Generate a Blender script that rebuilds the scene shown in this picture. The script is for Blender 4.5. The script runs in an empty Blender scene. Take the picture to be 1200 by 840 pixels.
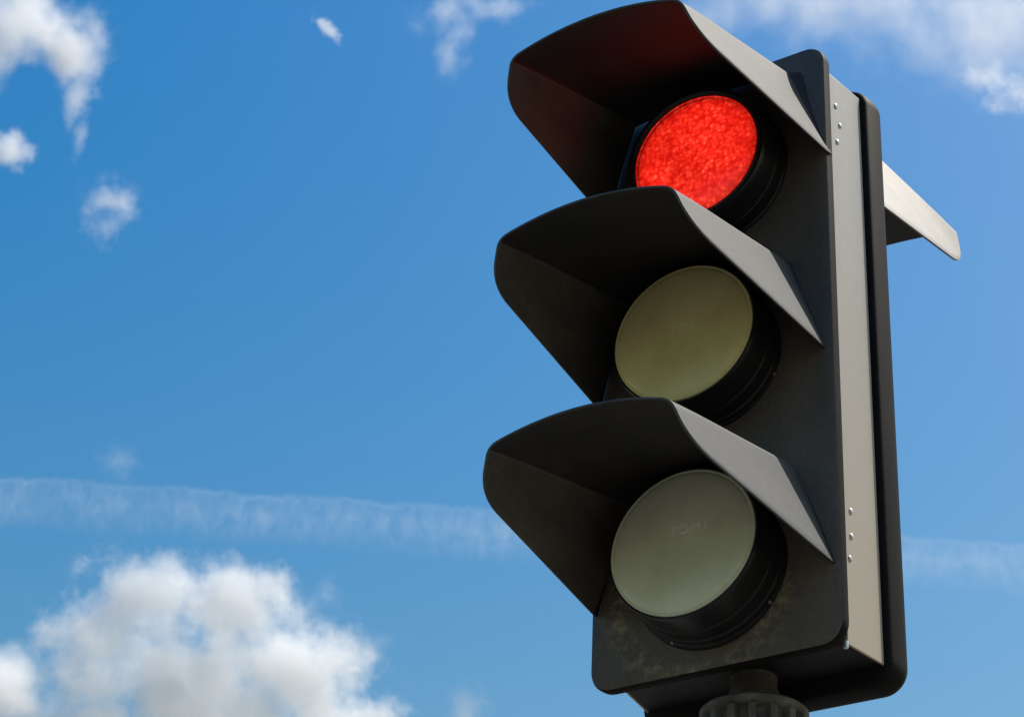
import bpy, bmesh, math, random
from mathutils import Vector, Matrix, noise as mnoise

random.seed(7)
C = bpy.context.scene.collection
R = math.radians
LZ = 2.85                      # height of the lowest lens centre above the ground
SEC = 0.3122                   # spacing of the three lamps

# ------------------------------------------------------------------ helpers
def link(name, bm, mats, parent=None, smooth=35, loc=None):
    me = bpy.data.meshes.new(name)
    bmesh.ops.recalc_face_normals(bm, faces=bm.faces)
    bm.to_mesh(me); bm.free()
    for m in (mats if isinstance(mats, (list, tuple)) else [mats]):
        me.materials.append(m)
    if smooth:
        me.polygons.foreach_set('use_smooth', [True] * len(me.polygons))
        me.set_sharp_from_angle(angle=R(smooth))
    o = bpy.data.objects.new(name, me); C.objects.link(o)
    if parent: o.parent = parent
    if loc is not None: o.location = loc
    return o

def tag(o, label=None, cat=None, group=None, kind=None):
    if label: o['label'] = label
    if cat: o['category'] = cat
    if group: o['group'] = group
    if kind: o['kind'] = kind
    return o

def bevel(o, w, seg=3, angle=30):
    b = o.modifiers.new('bevel', 'BEVEL'); b.width = w; b.segments = seg
    b.limit_method = 'ANGLE'; b.angle_limit = R(angle); b.harden_normals = False
    return o

def box(bm, x0, x1, y0, y1, z0, z1):
    vs = [bm.verts.new((x, y, z)) for x in (x0, x1) for y in (y0, y1) for z in (z0, z1)]
    for f in ((0,1,3,2),(4,6,7,5),(0,4,5,1),(2,3,7,6),(0,2,6,4),(1,5,7,3)):
        bm.faces.new([vs[i] for i in f])

def rrect(hw, z0, z1, r, n=8):
    """outline of a rounded rectangle in the x-z plane, counter-clockwise"""
    pts = []
    for cx, cz, a0 in ((hw-r, z1-r, 0), (-hw+r, z1-r, 90), (-hw+r, z0+r, 180), (hw-r, z0+r, 270)):
        for k in range(n + 1):
            a = R(a0 + 90 * k / n)
            pts.append((cx + r * math.cos(a), cz + r * math.sin(a)))
    return pts

def loft(bm, rings, cap0=True, cap1=True, closed=True):
    vv = [[bm.verts.new(p) for p in ring] for ring in rings]
    n = len(vv[0])
    for a, b in zip(vv, vv[1:]):
        for k in range(n if closed else n - 1):
            bm.faces.new((a[k], a[(k+1) % n], b[(k+1) % n], b[k]))
    if cap0: bm.faces.new(vv[0])
    if cap1: bm.faces.new(list(reversed(vv[-1])))
    return vv

def lathe_y(bm, prof, n=72, cx=0, cz=0):
    """prof: list of (radius, y); revolved round the y axis"""
    rings = []
    for r, y in prof:
        rings.append([(cx + r*math.cos(2*math.pi*k/n), y, cz + r*math.sin(2*math.pi*k/n)) for k in range(n)])
    return loft(bm, rings, prof[0][0] > 1e-6, prof[-1][0] > 1e-6)

def lathe_z(bm, prof, n=48, cx=0, cy=0, rib=None):
    rings = []
    for r, z in prof:
        rings.append([(cx + r*math.cos(2*math.pi*k/n), cy + r*math.sin(2*math.pi*k/n), z) for k in range(n)])
    return loft(bm, rings)

# ------------------------------------------------------------------ materials
def mat(name):
    m = bpy.data.materials.new(name); m.use_nodes = True
    nt = m.node_tree; nt.nodes.clear()
    out = nt.nodes.new('ShaderNodeOutputMaterial')
    return m, nt, out

def N(nt, t, **kw):
    n = nt.nodes.new(t)
    for k, v in kw.items():
        if k in n.inputs.keys(): n.inputs[k].default_value = v
        else: setattr(n, k, v)
    return n

def ramp(nt, src, stops):
    r = nt.nodes.new('ShaderNodeValToRGB')
    els = r.color_ramp.elements
    while len(els) < len(stops): els.new(0.5)
    for e, (p, c) in zip(els, stops):
        e.position = p; e.color = (*c, 1) if len(c) == 3 else c
    nt.links.new(src, r.inputs[0])
    return r

def weathered(name, c_dark, c_mid, c_light, rough=0.45, rvar=0.15, scale=6.0, streak=(1, 1, 1), bump=0.02,
              speck=0.0, speck_col=(0.3, 0.29, 0.26), metallic=0.0, spec=0.5, coat=0.0, grain=.55, low_tint=None, crust=None):
    """old paint / plastic: broad blotches, fine grain, dust specks, uneven gloss"""
    m, nt, out = mat(name)
    L = nt.links.new
    tc = N(nt, 'ShaderNodeTexCoord')
    mp = N(nt, 'ShaderNodeMapping'); mp.inputs['Scale'].default_value = streak
    L(tc.outputs['Object'], mp.inputs[0])
    n1 = N(nt, 'ShaderNodeTexNoise', Scale=scale, Detail=8.0, Roughness=0.62)
    n2 = N(nt, 'ShaderNodeTexNoise', Scale=scale*22, Detail=4.0, Roughness=0.6)
    L(mp.outputs[0], n1.inputs['Vector']); L(tc.outputs['Object'], n2.inputs['Vector'])
    r1 = ramp(nt, n1.outputs['Fac'], [(0.30, c_dark), (0.5, c_mid), (0.72, c_light)])
    mx = N(nt, 'ShaderNodeMix', data_type='RGBA', blend_type='MULTIPLY'); mx.inputs[0].default_value = grain
    r2 = ramp(nt, n2.outputs['Fac'], [(0.25, (0.72,)*3), (0.75, (1.25,)*3)])
    L(r1.outputs[0], mx.inputs[6]); L(r2.outputs[0], mx.inputs[7])
    col = mx.outputs[2]
    if low_tint:                                              # a second colour mixed in, stronger towards the lower end
        sx = N(nt, 'ShaderNodeSeparateXYZ'); L(tc.outputs['Object'], sx.inputs[0])
        ad = N(nt, 'ShaderNodeMath', operation='MULTIPLY_ADD'); ad.inputs[1].default_value = .5; L(n1.outputs['Fac'], ad.inputs[0]); L(sx.outputs['Z'], ad.inputs[2])
        fm = N(nt, 'ShaderNodeMapRange'); fm.inputs['From Min'].default_value = .95; fm.inputs['From Max'].default_value = .1; L(ad.outputs[0], fm.inputs[0])
        fx = N(nt, 'ShaderNodeMix', data_type='RGBA'); L(fm.outputs[0], fx.inputs[0]); L(col, fx.inputs[6]); fx.inputs[7].default_value = (*low_tint, 1); col = fx.outputs[2]
    if speck > 0:
        n3 = N(nt, 'ShaderNodeTexNoise', Scale=260.0, Detail=2.0, Roughness=0.7)
        n4 = N(nt, 'ShaderNodeTexNoise', Scale=14.0, Detail=5.0, Roughness=0.6)
        L(tc.outputs['Object'], n3.inputs['Vector']); L(tc.outputs['Object'], n4.inputs['Vector'])
        r3 = ramp(nt, n3.outputs['Fac'], [(0.58, (0,)*3), (0.70, (1,)*3)])
        r4 = ramp(nt, n4.outputs['Fac'], [(0.45, (0,)*3), (0.68, (1,)*3)])
        mm = N(nt, 'ShaderNodeMath', operation='MULTIPLY'); L(r3.outputs[0], mm.inputs[0]); L(r4.outputs[0], mm.inputs[1])
        ms = N(nt, 'ShaderNodeMath', operation='MULTIPLY'); ms.inputs[1].default_value = speck; L(mm.outputs[0], ms.inputs[0])
        mx2 = N(nt, 'ShaderNodeMix', data_type='RGBA'); L(ms.outputs[0], mx2.inputs[0]); L(col, mx2.inputs[6])
        mx2.inputs[7].default_value = (*speck_col, 1); col = mx2.outputs[2]
    if crust:                                             # crusted road dirt caught round the lowest lamp
        mpc = N(nt, 'ShaderNodeMapping'); mpc.inputs['Scale'].default_value = (1, 0, 1); mpc.inputs['Location'].default_value = (.02, 0, .016)
        L(tc.outputs['Object'], mpc.inputs[0])
        ln = N(nt, 'ShaderNodeVectorMath', operation='LENGTH'); L(mpc.outputs[0], ln.inputs[0])
        ring = ramp(nt, ln.outputs['Value'], [(.100, (0,)*3), (.112, (1,)*3), (.124, (.75,)*3), (.150, (0,)*3)])
        nc = N(nt, 'ShaderNodeTexNoise', Scale=55.0, Detail=8.0, Roughness=.75); L(tc.outputs['Object'], nc.inputs['Vector'])
        rc = ramp(nt, nc.outputs['Fac'], [(.46, (0,)*3), (.62, (1,)*3)])
        cm = N(nt, 'ShaderNodeMath', operation='MULTIPLY'); L(ring.outputs[0], cm.inputs[0]); L(rc.outputs[0], cm.inputs[1])
        cx = N(nt, 'ShaderNodeMix', data_type='RGBA'); L(cm.outputs[0], cx.inputs[0]); L(col, cx.inputs[6]); cx.inputs[7].default_value = (*crust, 1); col = cx.outputs[2]
    p = N(nt, 'ShaderNodeBsdfPrincipled', Metallic=metallic)
    p.inputs['Specular IOR Level'].default_value = spec
    p.inputs['Coat Weight'].default_value = coat
    L(col, p.inputs['Base Color'])
    rr = N(nt, 'ShaderNodeMapRange'); rr.inputs['To Min'].default_value = rough - rvar; rr.inputs['To Max'].default_value = rough + rvar
    L(n1.outputs['Fac'], rr.inputs[0]); L(rr.outputs[0], p.inputs['Roughness'])
    b = N(nt, 'ShaderNodeBump', Strength=bump*10, Distance=0.0008)
    L(n2.outputs['Fac'], b.inputs['Height']); L(b.outputs[0], p.inputs['Normal'])
    L(p.outputs[0], out.inputs[0])
    return m

def g(v, tint=(1, 1, 1)): return (v*tint[0], v*tint[1], v*tint[2])

M = {}
M['door']    = weathered('dark_plastic', g(.052, (1.22, 1, .84)), g(.072, (1.24, 1, .82)), g(.098, (1.26, 1, .80)), .42, .12, 7, (1, 1, .5), .02, .55, (.17, .155, .10), spec=.28, crust=(.24, .21, .12))
M['rear']    = weathered('black_rear_plastic', g(.006, (1.1, 1, .9)), g(.009, (1.1, 1, .9)), g(.013, (1.1, 1, .88)), .6, .1, 7, (1, 1, .4), .02, spec=.07)
M['barrel']  = weathered('black_barrel', g(.008), g(.012), g(.020), .38, .1, 9, (1, 1, 1), .02, .25, (.09, .085, .07), spec=.3)
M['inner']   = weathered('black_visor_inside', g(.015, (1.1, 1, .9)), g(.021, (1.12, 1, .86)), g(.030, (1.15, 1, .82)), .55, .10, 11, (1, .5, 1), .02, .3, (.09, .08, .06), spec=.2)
M['inner_lit']   = weathered('lit_visor_cheek', g(.035, (1.15, 1, .82)), g(.075, (1.18, 1, .78)), g(.125, (1.2, 1, .74)), .6, .1, 7, (1, .5, 1), .02, .4, (.12, .105, .08), spec=.2)  # lighter copy of the visor inside: light on the cheeks painted into the colour
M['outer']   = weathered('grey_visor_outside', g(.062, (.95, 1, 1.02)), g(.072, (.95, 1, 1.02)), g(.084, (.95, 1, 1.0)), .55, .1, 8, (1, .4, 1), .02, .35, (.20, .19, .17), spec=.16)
M['cream']   = weathered('pale_visor_outside', g(.32, (1, .95, .86)), g(.37, (1, .95, .86)), g(.42, (1, .95, .87)), .5, .1, 12, (1, .4, 1), .03)
M['rim']     = weathered('worn_rim', g(.04), g(.055), g(.08), .5, .1, 30, (1, 1, 1), .02)
M['plate']   = weathered('weathered_metal_plate', (.275, .275, .265), (.295, .292, .275), (.315, .305, .28), .40, .08, 2.2, (9, 9, .8), .004, .2, (.20, .17, .13), grain=.2, low_tint=(.36, .30, .215))
M['rivet']   = weathered('rivet_metal', g(.5), g(.6), g(.7), .3, .1, 40, metallic=.6)
M['screw']   = weathered('dull_screw', g(.14), g(.2), g(.26), .4, .1, 40, metallic=.5)
M['bottom']  = weathered('dark_underside', g(.009), g(.012), g(.019), .55, .12, 9, (1, 1, 1), .03, .3, (.08, .075, .06), spec=.2)
M['rust']    = weathered('rusty_iron', g(.035, (1.2, .95, .7)), g(.085, (1.2, 1, .74)), g(.20, (1.12, 1, .8)), .62, .12, 22, (1, 1, 1), .06)
M['pole']    = weathered('pole_paint', g(.05), g(.07), g(.10), .5, .12, 6, (3, 3, .3), .03)

def lens_mat(name, base, edge, led=None):
    m, nt, out = mat(name); L = nt.links.new
    tc = N(nt, 'ShaderNodeTexCoord')
    p = N(nt, 'ShaderNodeBsdfPrincipled', Roughness=0.28)
    n1 = N(nt, 'ShaderNodeTexNoise', Scale=13.0, Detail=6.0, Roughness=0.6)
    n2 = N(nt, 'ShaderNodeTexNoise', Scale=150.0, Detail=3.0)
    L(tc.outputs['Object'], n1.inputs['Vector']); L(tc.outputs['Object'], n2.inputs['Vector'])
    r = ramp(nt, n1.outputs['Fac'], [(0.3, edge), (0.6, base)])
    L(r.outputs[0], p.inputs['Base Color'])
    if led:
        vo = N(nt, 'ShaderNodeTexVoronoi', Scale=140.0, Randomness=0.8)
        L(tc.outputs['Object'], vo.inputs['Vector'])
        n3 = N(nt, 'ShaderNodeTexNoise', Scale=80.0, Detail=5.0, Roughness=0.7)
        L(tc.outputs['Object'], n3.inputs['Vector'])
        n4 = N(nt, 'ShaderNodeTexNoise', Scale=16.0, Detail=3.0)
        L(tc.outputs['Object'], n4.inputs['Vector'])
        dots = ramp(nt, vo.outputs['Distance'], [(0.0, (1.0, .072, .034)), (0.30, (.92, .024, .010)), (0.75, (.66, .008, .004))])
        blot = ramp(nt, n3.outputs['Fac'], [(0.28, (.72, .6, .6)), (0.50, (1.0, 1.0, 1.0)), (0.66, (1.3, 3.2, 3.6))])
        big = ramp(nt, n4.outputs['Fac'], [(0.3, (.8, .7, .7)), (0.7, (1.12, 1.1, 1.1))])
        a = N(nt, 'ShaderNodeMix', data_type='RGBA', blend_type='MULTIPLY'); a.inputs[0].default_value = 1
        L(dots.outputs[0], a.inputs[6]); L(blot.outputs[0], a.inputs[7])
        c = N(nt, 'ShaderNodeMix', data_type='RGBA', blend_type='MULTIPLY'); c.inputs[0].default_value = 1
        L(a.outputs[2], c.inputs[6]); L(big.outputs[0], c.inputs[7])
        mpr = N(nt, 'ShaderNodeMapping'); mpr.inputs['Scale'].default_value = (1, 0, 1); L(tc.outputs['Object'], mpr.inputs[0])
        lr = N(nt, 'ShaderNodeVectorMath', operation='LENGTH'); L(mpr.outputs[0], lr.inputs[0])
        fall = ramp(nt, lr.outputs['Value'], [(.055, (1.0, 1.0, 1.0)), (.088, (.86, .75, .75)), (.0985, (.55, .45, .45))])
        e = N(nt, 'ShaderNodeMix', data_type='RGBA', blend_type='MULTIPLY'); e.inputs[0].default_value = 1
        L(c.outputs[2], e.inputs[6]); L(fall.outputs[0], e.inputs[7]); c = e
        L(c.outputs[2], p.inputs['Emission Color']); 
        lw = N(nt, 'ShaderNodeLayerWeight', Blend=.5)                # an LED lamp throws its light forward, little goes sideways
        fr = N(nt, 'ShaderNodeMapRange', interpolation_type='SMOOTHSTEP'); fr.inputs['From Min'].default_value = .34; fr.inputs['From Max'].default_value = .60
        fr.inputs['To Min'].default_value = led; fr.inputs['To Max'].default_value = led*.2
        L(lw.outputs['Facing'], fr.inputs[0]); L(fr.outputs[0], p.inputs['Emission Strength'])
    bmp = N(nt, 'ShaderNodeBump', Strength=0.12, Distance=0.001)
    L(n2.outputs['Fac'], bmp.inputs['Height']); L(bmp.outputs[0], p.inputs['Normal'])
    L(p.outputs[0], out.inputs[0])
    return m

M['lens_green'] = lens_mat('clear_green_lens', (.70, .71, .50), (.59, .60, .41))
M['lens_amber'] = lens_mat('clear_amber_lens', (.74, .65, .29), (.62, .54, .22))
M['lens_red']   = lens_mat('lit_red_lens', (.10, .01, .008), (.08, .008, .006), 0.90)
M['lens_dark']  = lens_mat('unlit_red_lens', (.20, .02, .015), (.16, .015, .012))
M['letters_green'] = weathered('lettering_pale_green', g(.76, (1, 1, .82)), g(.8, (1, 1, .82)), g(.84, (1, 1, .82)), .4)
M['letters_amber'] = weathered('lettering_pale_amber', g(.76, (1, .94, .55)), g(.8, (1, .94, .55)), g(.84, (1, .94, .55)), .4)

# ------------------------------------------------------------------ the traffic light
root = bpy.data.objects.new('traffic_light', None); C.objects.link(root)
root.location = (0, 0, 0)
tag(root, 'dark three lamp traffic light with red lit, grey visors and a plain metal side plate', 'traffic light')
H = Vector((0, 0, LZ))

ZB, ZT = -0.131, 0.783          # door bottom and top, from the lowest lens centre
DW, T = 0.1806, 0.0529          # door half width, how far the door stands out from the body
# housing (the body between the two doors)
bm = bmesh.new()
def bodyring(y, hw): return [(hw, y, ZB+.021), (hw, y, .771), (-hw, y, .771), (-hw, y, ZB+.021)]
loft(bm, [bodyring(-.002, .157), bodyring(.0787, .168)])
housing = bevel(link('housing', bm, M['bottom'], root, loc=H), .003)

# side plates with their rivets
for sgn in (1, -1):
    bm = bmesh.new()
    a, b, th = (.1570, -.001), (.1682, .0787), .0032
    ring = lambda z, i=0: [(sgn*a[0], a[1], z), (sgn*(a[0]+th), a[1], z), (sgn*(b[0]+th), b[1], z), (sgn*b[0], b[1], z)]
    loft(bm, [ring(ZB+.0205), ring(.773)])
    pl = bevel(link('side_plate', bm, M['plate'], root, loc=H), .0012, 2)
    rv = None
    for y, z in ((.017,.722),(.026,.693),(.018,.660),(.017,.079),(.016,.043),(.011,.010)):
        x = a[0] + (b[0]-a[0])*(y-a[1])/(b[1]-a[1]) + th
        bm = bmesh.new()
        n = 14; rings = []
        for r_, h_ in ((.0042, -.0005), (.0040, .0006), (.0030, .0016), (.0014, .0021)):
            rings.append([(sgn*(x+h_), y + r_*math.cos(2*math.pi*k/n), z + r_*math.sin(2*math.pi*k/n)) for k in range(n)])
        loft(bm, rings)
        link('rivet', bm, M['rivet'], pl)

bm = bmesh.new(); lathe_z(bm, [(.0012, ZB+.0125), (.0030, ZB+.013), (.0034, ZB+.0150), (.0034, ZB+.022), (.002, ZB+.0225)], 16, .1600, -.0060)
link('hinge_pin', bm, M['rivet'], root, loc=H)

# front door: a shallow tray with rounded corners, tapering back to the body
def tray(name, ys, z0, z1, mats):
    bm = bmesh.new()
    rings = []
    for y, hw, ins, r in ys:
        rings.append([(x, y, z) for x, z in rrect(hw, z0+ins, z1-ins, r)])
    loft(bm, rings)
    return link(name, bm, mats, root, loc=H, smooth=40)
front = tray('front_door', [(-T, DW-.0065, .0065, .025), (-T+.0018, DW-.002, .002, .029), (-T+.006, DW, 0, .031), (-T+.016, DW-.0005, .0005, .031),
                    (-T+.0165, DW-.006, .006, .026), (-.0035, .1615, .0185, .014)], ZB, ZT, M['door'])
front.data.materials.append(M['rear'])                     # black sides of the door, darker than its face
for p in front.data.polygons:
    if p.center.y > -T+.003 and abs(p.normal.y) < .8: p.material_index = 1
rear = tray('rear_door', [(.0795, .1745, .0065, .026), (.0815, .1785, .003, .030), (.086, .1812, .001, .032), (.102, .1838, 0, .033), (.112, .1845, 0, .033), (.121, .1835, .001, .032), (.1265, .178, .0065, .027)], ZB-.004, ZT+.014, M['rear'])

# lamps ---------------------------------------------------------------
def yz(P, sec):
    yaw, pit, ox = sec
    x, y, z = P
    y, z = y*math.cos(pit)-z*math.sin(pit), y*math.sin(pit)+z*math.cos(pit)
    x, y = x*math.cos(yaw)-y*math.sin(yaw), x*math.sin(yaw)+y*math.cos(yaw)
    return x+ox, y, z
SECT = [(.0298, -.0524, -.0012), (.0404, -.0134, -.0051), (.0413, .0519, .0048)]
LP = -.1274

def placed(o, i):
    yaw, pit, ox = SECT[i]
    o.location = H + Vector((ox, 0, i*SEC)); o.rotation_euler = (pit, 0, yaw)
    return o

LOFF = [(-.002, 0, .003), (.000, 0, .0015), (.0065, 0, -.0185)]
BARREL = [(.1100, -.030), (.1100, -.0550), (.1090, -.0570), (.1065, -.0575), (.1060, -.0630), (.1038, -.0645), (.1032, -.0800), (.1048, -.0815), (.1048, -.0850), (.1032, -.0865),
          (.1032, -.1190), (.1050, -.1205), (.1052, -.1285), (.1045, -.1305), (.1025, -.1305), (.1015, -.1275), (.1005, -.1240), (.0, -.118)]
BEZEL = [(.1010, -.1200), (.1010, -.1315), (.0985, -.1325), (.0945, -.1300), (.0925, -.1240), (.0, -.1180)]
def barrel(): 
    bm = bmesh.new(); lathe_y(bm, BARREL, 96)
    return bm
def lens_bm():
    bm = bmesh.new()
    prof = [(.1012, -.118), (.1016, -.1310), (.1010, -.1322), (.0990, -.1325)]
    for k in range(1, 15):
        t = k/14; prof.append((.0985*math.cos(t*math.pi/2)**.9 if k < 14 else 0.0, -.1312 - .009*math.sin(t*math.pi/2)))
    prof[-1] = (1e-4, -.1402)
    lathe_y(bm, prof, 72)
    return bm
lens_names = ('lens_green', 'lens_amber', 'lens_red')
lens_label = ('unlit greenish grey lens', 'unlit olive yellow lens', 'lit red lens glowing with small dots')
for i in range(3):
    h = placed(link('lamp_housing', barrel(), M['barrel'], root), i)
    h.location += Vector(LOFF[i])
    le = link('lens', lens_bm(), M[lens_names[i]], h); le['label'] = lens_label[i]
    if i == 2:                                           # the lit lens is smaller and sits back inside a black bezel
        le.scale = (.925, 1, .925); le.location = (0, .0045, 0)
        bm = bmesh.new(); lathe_y(bm, BEZEL, 96); link('bezel', bm, M['barrel'], h)
    for ang, rr in ((-27, .1078), (-36, .1160), (-112, .1078)) if i else ((-38, .1078), (-118, .1078)):
        fy = -.0572 if rr < .11 else -.0529
        bm = bmesh.new(); a = R(ang)
        lathe_y(bm, [(.0024, fy+.004), (.0024, fy), (.0016, fy-.0012), (.0005, fy-.0015)], 10, rr*math.cos(a), rr*math.sin(a))
        link('screw', bm, M['screw'], h)

# faint moulded lettering on the two unlit lenses
def lettering(text, size, x, z, i, m):
    cu = bpy.data.curves.new('lettering', 'FONT'); cu.body = text; cu.size = size; cu.align_x = 'CENTER'; cu.align_y = 'CENTER'
    cu.extrude = .0006; cu.offset = 0; cu.space_character = 1.05
    tmp = bpy.data.objects.new('tmp', cu); C.objects.link(tmp)
    dg = bpy.context.evaluated_depsgraph_get()
    me = bpy.data.meshes.new_from_object(tmp.evaluated_get(dg))
    bpy.data.objects.remove(tmp)
    me.name = 'lettering'; me.materials.clear(); me.materials.append(m)
    me.transform(Matrix.Rotation(R(90), 4, 'X'))
    for v in me.vertices:                                # lay it on the dome
        v.co.x += x; v.co.z += z
        d = min(1.0, math.hypot(v.co.x, v.co.z)/.0985)
        v.co.y += -.1312 - .009*math.sqrt(max(0, 1 - d*d)) - .0001
    o = bpy.data.objects.new('lettering', me); C.objects.link(o)
    h = [c for c in root.children if c.name.startswith('lamp_housing')][i]
    o.parent = h
    return o
lettering('TOM1', .0200, .014, .012, 0, M['letters_green'])
lettering('TOM1', .0150, .008, .002, 1, M['letters_amber'])

# visors ---------------------------------------------------------------
def lerp(a, b, t): return tuple(p + (q-p)*t for p, q in zip(a, b))
def visor(name, A, B, C_, D, root_out, arch, rad, mo, mi, back=1, nv=26, yroot=-.055):
    """A front top corner, B back top corner, C_ back lower corner, D lower front corner of the right cheek"""
    A, B, C_, D = map(Vector, (A, B, C_, D))
    # lower edge of the cheek: a smooth curve from A, round the corner at D, then straight to C
    def bez(p, q, r, t): return p*(1-t)**2 + q*2*t*(1-t) + r*t*t
    P1 = D.lerp(C_, .15)
    low = []
    pre = A.lerp(D, .45)
    for k in range(nv + 1):
        t = k/nv
        if t < .42:
            u = t/.42
            low.append(bez(pre, D, P1, u))
        else:
            low.append(P1.lerp(C_, (t-.42)/.58))
    rows = []
    for k in range(nv + 1):
        t = k/nv
        tt = 0 if t < .0 else t
        Tt = A.lerp(B, tt**1.35)
        rows.append((Tt, low[k], arch*(1-.35*t)))
    # root flange turning outward to the door
    Tt = Vector(root_out[0]); Ll = Vector(root_out[1])
    rows.append((B.lerp(Tt, .5), C_.lerp(Ll, .5), arch*.65)); rows.append((Tt, Ll, arch*.65))
    bm = bmesh.new(); grid = []
    for Tt, Ll, ar in rows:
        mir = lambda v: Vector((-v.x, v.y, v.z))
        prof = []
        cl = (Tt-Ll).length
        up = (Tt-Ll).normalized()
        r = min(rad*(1.45 - min(1, (len(grid)+1)/9)*.55), cl*.6)
        nc = 9
        for j in range(nc):                               # cheek
            prof.append(Ll.lerp(Tt - up*r, j/nc))
        p0 = Tt - up*r
        topdir = Vector((-1, 0, 0)); 
        na = 12
        def archp(s):                                     # s from 0 (right corner) to 1 (left)
            p = Tt.lerp(mir(Tt), s); p.z += ar*(1-(2*s-1)**2)*1.0
            return p
        s0 = r/(2*abs(Tt.x))
        p2 = archp(s0)
        for j in range(6): prof.append(bez(p0, Tt, p2, j/5))
        mid = [archp(s0 + (1-2*s0)*j/(2*na)) for j in range(1, 2*na)]
        full = prof + mid + [mir(p) for p in reversed(prof)]
        grid.append([bm.verts.new(p) for p in full])
    for a, b in zip(grid, grid[1:]):
        for k in range(len(a)-1):
            try: bm.faces.new((a[k], a[k+1], b[k+1], b[k]))
            except ValueError: pass
    bmesh.ops.remove_doubles(bm, verts=bm.verts, dist=.00005)
    bmesh.ops.dissolve_degenerate(bm, edges=bm.edges, dist=.00002)
    bmesh.ops.recalc_face_normals(bm, faces=bm.faces)
    # make the normals point outward (up on the roof of the visor)
    top = max(bm.faces, key=lambda f: f.normal.z*f.normal.z*f.calc_area())
    if top.normal.z < 0: bmesh.ops.reverse_faces(bm, faces=bm.faces)
    me = bpy.data.meshes.new(name); bm.to_mesh(me); bm.free()
    for m in (mo, mi, M['rim'], mi, mi, mi, mo, M['inner_lit'], M['rim']): me.materials.append(m)
    for p in me.polygons:                                 # flange at the root: its shade is painted in as black
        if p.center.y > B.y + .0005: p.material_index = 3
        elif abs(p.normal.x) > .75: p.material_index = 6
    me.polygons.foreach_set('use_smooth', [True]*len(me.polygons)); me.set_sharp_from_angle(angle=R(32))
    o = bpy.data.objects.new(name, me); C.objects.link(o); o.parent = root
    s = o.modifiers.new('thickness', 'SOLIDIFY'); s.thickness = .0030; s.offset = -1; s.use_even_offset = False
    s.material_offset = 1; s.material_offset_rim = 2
    wn = o.modifiers.new('flat_cheeks', 'WEIGHTED_NORMAL'); wn.weight = 90; wn.keep_sharp = True
    return o

VA, VB, VC, VD = (.1245, -.397, .0271), (.1200, -.0620, .1215), (.1712, -.0603, -.0287), (.1435, -.378, -.0262)
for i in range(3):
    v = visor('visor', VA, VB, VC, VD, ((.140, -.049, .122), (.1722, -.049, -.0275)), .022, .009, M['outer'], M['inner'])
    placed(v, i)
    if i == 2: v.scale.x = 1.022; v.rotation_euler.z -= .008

# rear lamp and its single visor
o = link('rear_lamp_housing', barrel(), M['barrel'], root); o.location = H + Vector((0, .075, 2*SEC)); o.rotation_euler = (0, 0, math.pi)
rl = link('lens', lens_bm(), M['lens_dark'], o)
v = visor('rear_visor', (.150, -.466, .779-2*SEC), (.125, -.128, .776-2*SEC), (.1755, -.128, .617-2*SEC), (.157, -.470, .712-2*SEC),
          ((.137, -.123, .782-2*SEC), (.1765, -.123, .612-2*SEC)), .014, .006, M['cream'], M['inner'])
v.location = H + Vector((0, 0, 2*SEC)); v.rotation_euler = (0, 0, math.pi)
v['label'] = 'pale cream visor standing out behind the housing'

# spigot, ribbed collar and pole under the housing
PX, PY = .008, .040
bm = bmesh.new(); lathe_z(bm, [(.034, ZB-.030), (.034, ZB-.004), (.030, ZB+.004), (.030, ZB+.022)], 32, PX, PY)
link('spigot', bm, M['rust'], root, loc=H)
bm = bmesh.new(); n = 144; rings = []
for r0, z, ribf in ((.060, ZB-.0235, 0), (.0655, ZB-.0245, 0), (.0690, ZB-.028, 0), (.0690, ZB-.034, 0), (.0655, ZB-.0375, 0), (.064, ZB-.040, 1), (.064, ZB-.085, 1), (.066, ZB-.092, 0), (.066, ZB-.105, 0), (.058, ZB-.112, 0)):
    ring = []
    for k in range(n):
        a = 2*math.pi*k/n
        rr = r0 + (ribf*.0062*(1 if (k % 9) in (0, 1, 2, 3) else -1))
        ring.append((PX + rr*math.cos(a), PY + rr*math.sin(a), z))
    rings.append(ring)
loft(bm, rings)
link('collar', bm, M['rust'], root, loc=H)
bm = bmesh.new(); lathe_z(bm, [(.11, .002), (.11, .012), (.105, .016), (.072, .018), (.070, .35), (.062, .38), (.057, .40), (.057, LZ+ZB-.10)], 48, PX, PY)
link('pole', bm, M['pole'], root)

# ------------------------------------------------------------------ ground
bm = bmesh.new(); s = 9000
n = 24
vs = [bm.verts.new((s*math.cos(2*math.pi*k/n), s*math.sin(2*math.pi*k/n), 0)) for k in range(n)]
bm.faces.new(vs)
M['ground'] = weathered('pavement', g(.10, (1, .96, .88)), g(.12, (1, .96, .88)), g(.145, (1, .96, .88)), .85, .1, .8)
tag(link('ground', bm, M['ground'], smooth=0), kind='structure')

# ------------------------------------------------------------------ camera
RC = [[0.8328382882843678, 0.5518438055336486, 0.04299767274754417], [-0.2525889586548917, 0.44802605380373395, -0.8575963345762919], [-0.4925233025281156, 0.7033783259435809, 0.5125229039365986]]
right, down, fwd = map(Vector, RC)
CAM = Vector((1.27340494, -2.33742773, -1.25163239)) + H
cam = bpy.data.objects.new('camera', bpy.data.cameras.new('camera')); C.objects.link(cam)
cam.matrix_world = Matrix.Translation(CAM) @ Matrix((( right.x, -down.x, -fwd.x), (right.y, -down.y, -fwd.y), (right.z, -down.z, -fwd.z))).to_4x4()
cam.data.sensor_width = 36; cam.data.lens = 2656.08/1200*36
cam.data.clip_start = .05; cam.data.clip_end = 40000
bpy.context.scene.camera = cam

def ray(u, v):                                            # a view direction of the camera that was solved for
    d = right*((u-600)/2656.08) + down*((v-420)/2656.08) + fwd
    return d.normalized()

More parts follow.
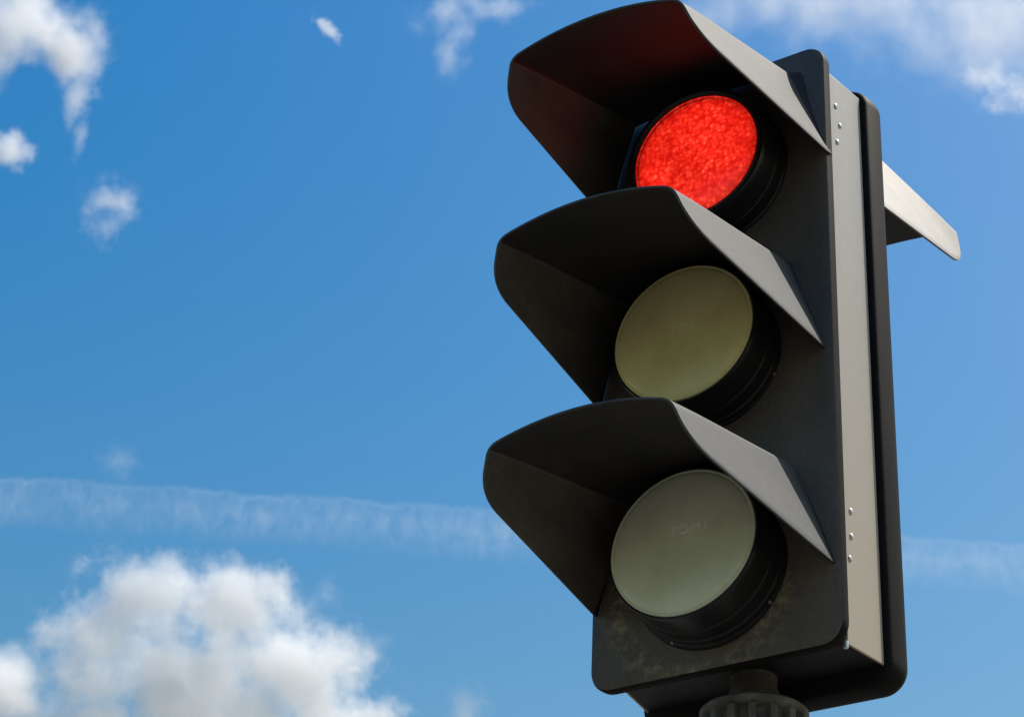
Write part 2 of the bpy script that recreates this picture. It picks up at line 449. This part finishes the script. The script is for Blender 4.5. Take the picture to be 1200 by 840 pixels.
# ------------------------------------------------------------------ clouds: closed bodies filled with scattering vapour
def vapour(name, lobes, k, off, w, dens, freq, aniso=.25, stretch=(1, 1, 1), detail=7.0, rough=.6, seed=0.0, size=100.0, step=1.0, streak=None, soft=.25):
    m, nt, out = mat(name); L = nt.links.new
    tc = N(nt, 'ShaderNodeTexCoord')
    best = None
    for (c, r) in lobes:
        mp = N(nt, 'ShaderNodeMapping')
        mp.inputs['Location'].default_value = tuple(-ci/ri for ci, ri in zip(c, r)); mp.inputs['Scale'].default_value = tuple(1/ri for ri in r)
        L(tc.outputs['Object'], mp.inputs[0])
        ln = N(nt, 'ShaderNodeVectorMath', operation='LENGTH'); L(mp.outputs[0], ln.inputs[0])
        sb = N(nt, 'ShaderNodeMath', operation='SUBTRACT'); sb.inputs[0].default_value = 1.0; L(ln.outputs['Value'], sb.inputs[1])
        if best is None: best = sb.outputs[0]
        else:
            mxx = N(nt, 'ShaderNodeMath', operation='SMOOTH_MAX'); mxx.inputs[2].default_value = soft
            L(best, mxx.inputs[0]); L(sb.outputs[0], mxx.inputs[1]); best = mxx.outputs[0]
    mp = N(nt, 'ShaderNodeMapping'); mp.inputs['Scale'].default_value = tuple(si/size for si in stretch); mp.inputs['Location'].default_value = (seed, seed*1.7, seed*.6)
    if streak: mp.inputs['Rotation'].default_value = streak
    L(tc.outputs['Object'], mp.inputs[0])
    no = N(nt, 'ShaderNodeTexNoise', Scale=freq, Detail=detail, Roughness=rough); L(mp.outputs[0], no.inputs['Vector'])
    a = N(nt, 'ShaderNodeMath', operation='MULTIPLY_ADD'); a.inputs[1].default_value = 2*k; a.inputs[2].default_value = -k - off
    L(no.outputs['Fac'], a.inputs[0])
    b = N(nt, 'ShaderNodeMath', operation='ADD'); L(a.outputs[0], b.inputs[0]); L(best, b.inputs[1])
    mr = N(nt, 'ShaderNodeMapRange', interpolation_type='SMOOTHSTEP'); mr.inputs['From Min'].default_value = 0; mr.inputs['From Max'].default_value = w
    mr.inputs['To Min'].default_value = 0; mr.inputs['To Max'].default_value = dens
    L(b.outputs[0], mr.inputs[0])
    pv = N(nt, 'ShaderNodeVolumeScatter', Anisotropy=aniso); pv.inputs['Color'].default_value = (1, 1, 1, 1)
    L(mr.outputs[0], pv.inputs['Density'])
    L(pv.outputs[0], out.inputs['Volume'])
    m.cycles.volume_step_rate = step
    return m

def cloud(label, u, v, dist, lobes, k=.5, off=.0, w=.5, od=4.0, freq=2.5, tilt=0, grow=1.28, group=None, seed=0.0, depth=.8, **kw):
    """lobes: (du, dv, ru, rv) in angular units of 1/2656 rad round the cloud's centre"""
    d = ray(u, v); pos = CAM + d*dist; sc = dist/2656.08
    hx = Vector((d.y, -d.x, 0)).normalized()
    LB = []
    for du, dv, ru, rv in lobes:
        LB.append(((du*sc, 0, -dv*sc), (ru*sc, min(ru, rv*1.6)*sc*depth, rv*sc)))
    rmax = max(max(r) for c, r in LB); rmin = min(r[1] for c, r in LB)
    bm = bmesh.new()
    for c, r in LB:
        mt = Matrix.Translation(c) @ Matrix.Diagonal((*[ri*grow for ri in r], 1))
        bmesh.ops.create_icosphere(bm, subdivisions=4, radius=1, matrix=mt)
    me = bpy.data.meshes.new('cloud'); bm.to_mesh(me); bm.free()
    o = bpy.data.objects.new('cloud', me); C.objects.link(o)
    if len(LB) > 1:
        rm = o.modifiers.new('union', 'REMESH'); rm.mode = 'VOXEL'; rm.voxel_size = min(min(r) for c, r in LB)/7
        dg = bpy.context.evaluated_depsgraph_get(); me2 = bpy.data.meshes.new_from_object(o.evaluated_get(dg)); o.modifiers.clear(); o.data = me2; me2.name = 'cloud'
    # local axes: x to the viewer's right, z up across the view, y away
    up = hx.cross(d).normalized()
    rot = Matrix((( hx.x, d.x, up.x), (hx.y, d.y, up.y), (hx.z, d.z, up.z))).to_4x4()
    o.matrix_world = Matrix.Translation(pos) @ rot @ Matrix.Rotation(R(tilt), 4, 'Y')
    size = max(r[2] for c, r in LB)
    o.data.materials.clear()
    o.data.materials.append(vapour('vapour', LB, k, off, w, od/(2*rmin), freq, size=size, seed=seed, **kw))
    tag(o, label, 'cloud', group)
    return o

if True:
    cloud('big bright white cumulus cloud low on the left, below the contrail', 230, 775, 1500,
          [(-62, -66, 95, 72), (30, -66, 105, 74), (-120, -12, 85, 75), (105, 0, 125, 78), (10, 30, 195, 90), (170, 50, 100, 55), (60, 80, 220, 72), (-90, 80, 90, 50)],
          k=1.15, off=.10, w=.95, od=4.8, freq=1.55, seed=3.1, rough=.69, detail=11.0, grow=1.30, depth=.45, aniso=.0, soft=.45, step=.6)
    cloud('white cloud cut by the left edge beside the big cumulus', 0, 802, 1450, [(0, 0, 82, 58), (28, 18, 54, 46), (-60, 10, 80, 60)], k=.8, off=.03, w=1.1, od=4.4, freq=1.4, seed=8.2, rough=.58, grow=1.3)
    cloud('torn white cloud in the upper left corner', 40, 30, 2000, [(-15, -5, 95, 58), (45, 25, 55, 50), (-50, 20, 50, 75)], k=1.2, off=.1, w=1.2, od=3.4, freq=1.5, seed=1.3)
    cloud('thin wispy tail hanging below the upper left cloud', 88, 115, 2000, [(-18, -45, 28, 42), (0, 0, 18, 44), (14, 40, 13, 40)], k=.8, off=.0, w=1.2, od=1.2, freq=1.6, tilt=0, seed=4.3, depth=1)
    cloud('small white puff at the left edge', 8, 175, 1900, [(0, 0, 36, 27)], k=.8, w=1.0, od=2.8, freq=1.4, seed=2.2)
    cloud('small grey white puff alone in the blue on the left', 131, 243, 1900, [(0, -5, 48, 40), (-6, 25, 26, 30)], k=1.2, off=.12, w=1.6, od=1.25, freq=1.7, seed=6.4)
    cloud('tiny bright streak of cloud near the top', 384, 34, 2200, [(0, 0, 25, 11)], k=.8, w=1.0, od=1.8, freq=1.2, tilt=38, seed=5.5)
    cloud('ragged wisp of cloud at the top left of the red lamp', 525, 38, 2200, [(0, -20, 50, 48), (4, 25, 32, 44), (45, -35, 70, 26)], k=1.3, off=.15, w=1.7, od=1.4, freq=1.6, seed=7.7)
    cloud('broad thin veil of cloud across the top right', 1040, 0, 2600, [(0, 0, 270, 62), (110, 30, 170, 85), (-150, -5, 120, 50)], k=1.1, off=.0, w=1.7, od=2.0, freq=1.3, seed=9.1, depth=.5)
    cloud('small torn puff below the veil on the right', 1166, 100, 1900, [(-8, -8, 36, 30), (18, 10, 42, 34)], k=1.3, off=.12, w=1.3, od=2.1, freq=1.6, seed=11.2)
    cloud('faint small wisp just above the contrail', 138, 540, 2200, [(0, 0, 36, 32)], k=1.1, off=.15, w=1.6, od=.9, freq=1.5, seed=12.4)
    cloud('small white puff at the bottom beside the traffic light', 545, 832, 2000, [(0, 0, 36, 40)], k=1.1, off=.1, w=1.4, od=1.6, freq=1.5, seed=13.7)
    cloud('thin ragged wisps right of the big cumulus', 400, 735, 1700, [(-40, -20, 65, 50), (20, 25, 60, 50)], k=1.3, off=.2, w=1.7, od=1.2, freq=1.7, seed=15.3)

# contrail: a long band of vapour, sharp above and tufted below
def contrail():
    D = 4200
    a = CAM + ray(-160, 553)*D; b = CAM + ray(1360, 655)*D
    x = (b-a); Ln = x.length; x.normalize(); mid = (a+b)/2
    d = (mid-CAM).normalized(); z = x.cross(d).normalized()
    if z.z < 0: z = -z
    y = z.cross(x)
    sc = D/2656.08
    hgt = 80*sc
    bm = bmesh.new(); nseg = 40; n = 14; rings = []
    for i in range(nseg+1):
        xx = -Ln/2 + Ln*i/nseg
        rings.append([(xx, hgt*.35*math.cos(2*math.pi*k/n), -hgt*.42 + hgt*.55*math.sin(2*math.pi*k/n)) for k in range(n)])
    loft(bm, rings)
    m, nt, out = mat('contrail_vapour'); L = nt.links.new
    tc = N(nt, 'ShaderNodeTexCoord'); sp = N(nt, 'ShaderNodeSeparateXYZ'); L(tc.outputs['Object'], sp.inputs[0])
    mp = N(nt, 'ShaderNodeMapping'); mp.inputs['Scale'].default_value = (1/(15*sc), 1/(50*sc), 1/(24*sc)); L(tc.outputs['Object'], mp.inputs[0])
    n1 = N(nt, 'ShaderNodeTexNoise', Scale=1.0, Detail=5.0, Roughness=.6, Distortion=.6); L(mp.outputs[0], n1.inputs['Vector'])
    mp2 = N(nt, 'ShaderNodeMapping'); mp2.inputs['Scale'].default_value = (1/(120*sc), 1/(120*sc), 1/(120*sc)); L(tc.outputs['Object'], mp2.inputs[0])
    n2 = N(nt, 'ShaderNodeTexNoise', Scale=1.0, Detail=3.0); L(mp2.outputs[0], n2.inputs['Vector'])
    # wavering height
    wz = N(nt, 'ShaderNodeMath', operation='MULTIPLY_ADD'); wz.inputs[1].default_value = 22*sc; L(n2.outputs['Fac'], wz.inputs[0])
    wf = N(nt, 'ShaderNodeMath', operation='MULTIPLY_ADD'); wf.inputs[1].default_value = 20*sc; L(n1.outputs['Fac'], wf.inputs[0]); L(sp.outputs['Z'], wf.inputs[2])
    ws = N(nt, 'ShaderNodeMath', operation='SUBTRACT'); ws.inputs[1].default_value = 10*sc; L(wf.outputs[0], ws.inputs[0]); L(ws.outputs[0], wz.inputs[2])
    prof = N(nt, 'ShaderNodeMapRange'); prof.inputs['From Min'].default_value = -42*sc; prof.inputs['From Max'].default_value = 22*sc
    L(wz.outputs[0], prof.inputs[0])
    cr = ramp(nt, prof.outputs[0], [(0.0, (0,)*3), (0.25, (.35,)*3), (0.55, (.75,)*3), (0.80, (.72,)*3), (0.88, (1,)*3), (0.98, (0,)*3)])
    tf = N(nt, 'ShaderNodeMapRange'); tf.inputs['From Min'].default_value = .28; tf.inputs['From Max'].default_value = .80; L(n1.outputs['Fac'], tf.inputs[0])
    up_ = ramp(nt, prof.outputs[0], [(0.74, (.0,)*3), (0.90, (.6,)*3)])
    mxv = N(nt, 'ShaderNodeMath', operation='MAXIMUM'); L(tf.outputs[0], mxv.inputs[0]); L(up_.outputs[0], mxv.inputs[1])
    mu = N(nt, 'ShaderNodeMath', operation='MULTIPLY'); mp3 = N(nt, 'ShaderNodeMapping'); mp3.inputs['Scale'].default_value = (1/(75*sc), 1/(200*sc), 1/(60*sc)); L(tc.outputs['Object'], mp3.inputs[0])
    n3 = N(nt, 'ShaderNodeTexNoise', Scale=1.0, Detail=5.0, Roughness=.6); L(mp3.outputs[0], n3.inputs['Vector'])
    br = N(nt, 'ShaderNodeMapRange'); br.inputs['From Min'].default_value = .25; br.inputs['From Max'].default_value = .68; br.inputs['To Min'].default_value = .35; L(n3.outputs['Fac'], br.inputs[0])
    m0 = N(nt, 'ShaderNodeMath', operation='MULTIPLY'); L(mxv.outputs[0], m0.inputs[0]); L(br.outputs[0], m0.inputs[1])
    L(cr.outputs[0], mu.inputs[0]); L(m0.outputs[0], mu.inputs[1])
    de = N(nt, 'ShaderNodeMath', operation='MULTIPLY'); de.inputs[1].default_value = .44/(hgt*.6); L(mu.outputs[0], de.inputs[0])
    pv = N(nt, 'ShaderNodeVolumeScatter', Anisotropy=.2); pv.inputs['Color'].default_value = (1, 1, 1, 1); L(de.outputs[0], pv.inputs['Density'])
    L(pv.outputs[0], out.inputs['Volume'])
    m.cycles.volume_step_rate = .2
    o = link('contrail', bm, m)
    o.matrix_world = Matrix.Translation(mid) @ Matrix(((x.x, y.x, z.x), (x.y, y.y, z.y), (x.z, y.z, z.z))).to_4x4()
    tag(o, 'long faint contrail with tufted lower edge crossing the sky behind the traffic light', 'contrail')
contrail()

# ------------------------------------------------------------------ daylight
SUN_EL, SUN_AZ = R(57), R(42)                              # azimuth from +Y towards +X
sc_ = bpy.context.scene
w = bpy.data.worlds.new('World'); sc_.world = w; w.use_nodes = True
nt = w.node_tree; nt.nodes.clear()
sky = N(nt, 'ShaderNodeTexSky', sky_type='NISHITA'); sky.sun_disc = False
sky.sun_elevation = SUN_EL; sky.sun_rotation = SUN_AZ
sky.altitude = 0; sky.air_density = 2; sky.dust_density = 3; sky.ozone_density = 2.5
bg = N(nt, 'ShaderNodeBackground', Strength=.10)
wo = N(nt, 'ShaderNodeOutputWorld')
hs = N(nt, 'ShaderNodeHueSaturation', Hue=0.506, Saturation=1.83, Value=0.92)
nt.links.new(sky.outputs[0], hs.inputs['Color']); nt.links.new(hs.outputs[0], bg.inputs[0]); nt.links.new(bg.outputs[0], wo.inputs[0])

sd = bpy.data.lights.new('sun', 'SUN'); sd.energy = 4.0; sd.angle = R(.53); sd.color = (1, .94, .85)
so = bpy.data.objects.new('sun', sd); C.objects.link(so)
sdir = Vector((math.cos(SUN_EL)*math.sin(SUN_AZ), math.cos(SUN_EL)*math.cos(SUN_AZ), math.sin(SUN_EL)))
so.rotation_euler = sdir.to_track_quat('Z', 'Y').to_euler(); so.location = (3, -3, 6)

vs_ = sc_.view_settings; sc_.display_settings.display_device = 'sRGB'
vs_.view_transform = 'Standard'; vs_.look = 'None'; vs_.gamma = 1; vs_.exposure = .4; vs_.use_curve_mapping = False
cy = sc_.cycles
cy.volume_bounces = 36; cy.max_bounces = 40; cy.volume_max_steps = 256
cy.use_denoising = True
sc_.render.film_transparent = False
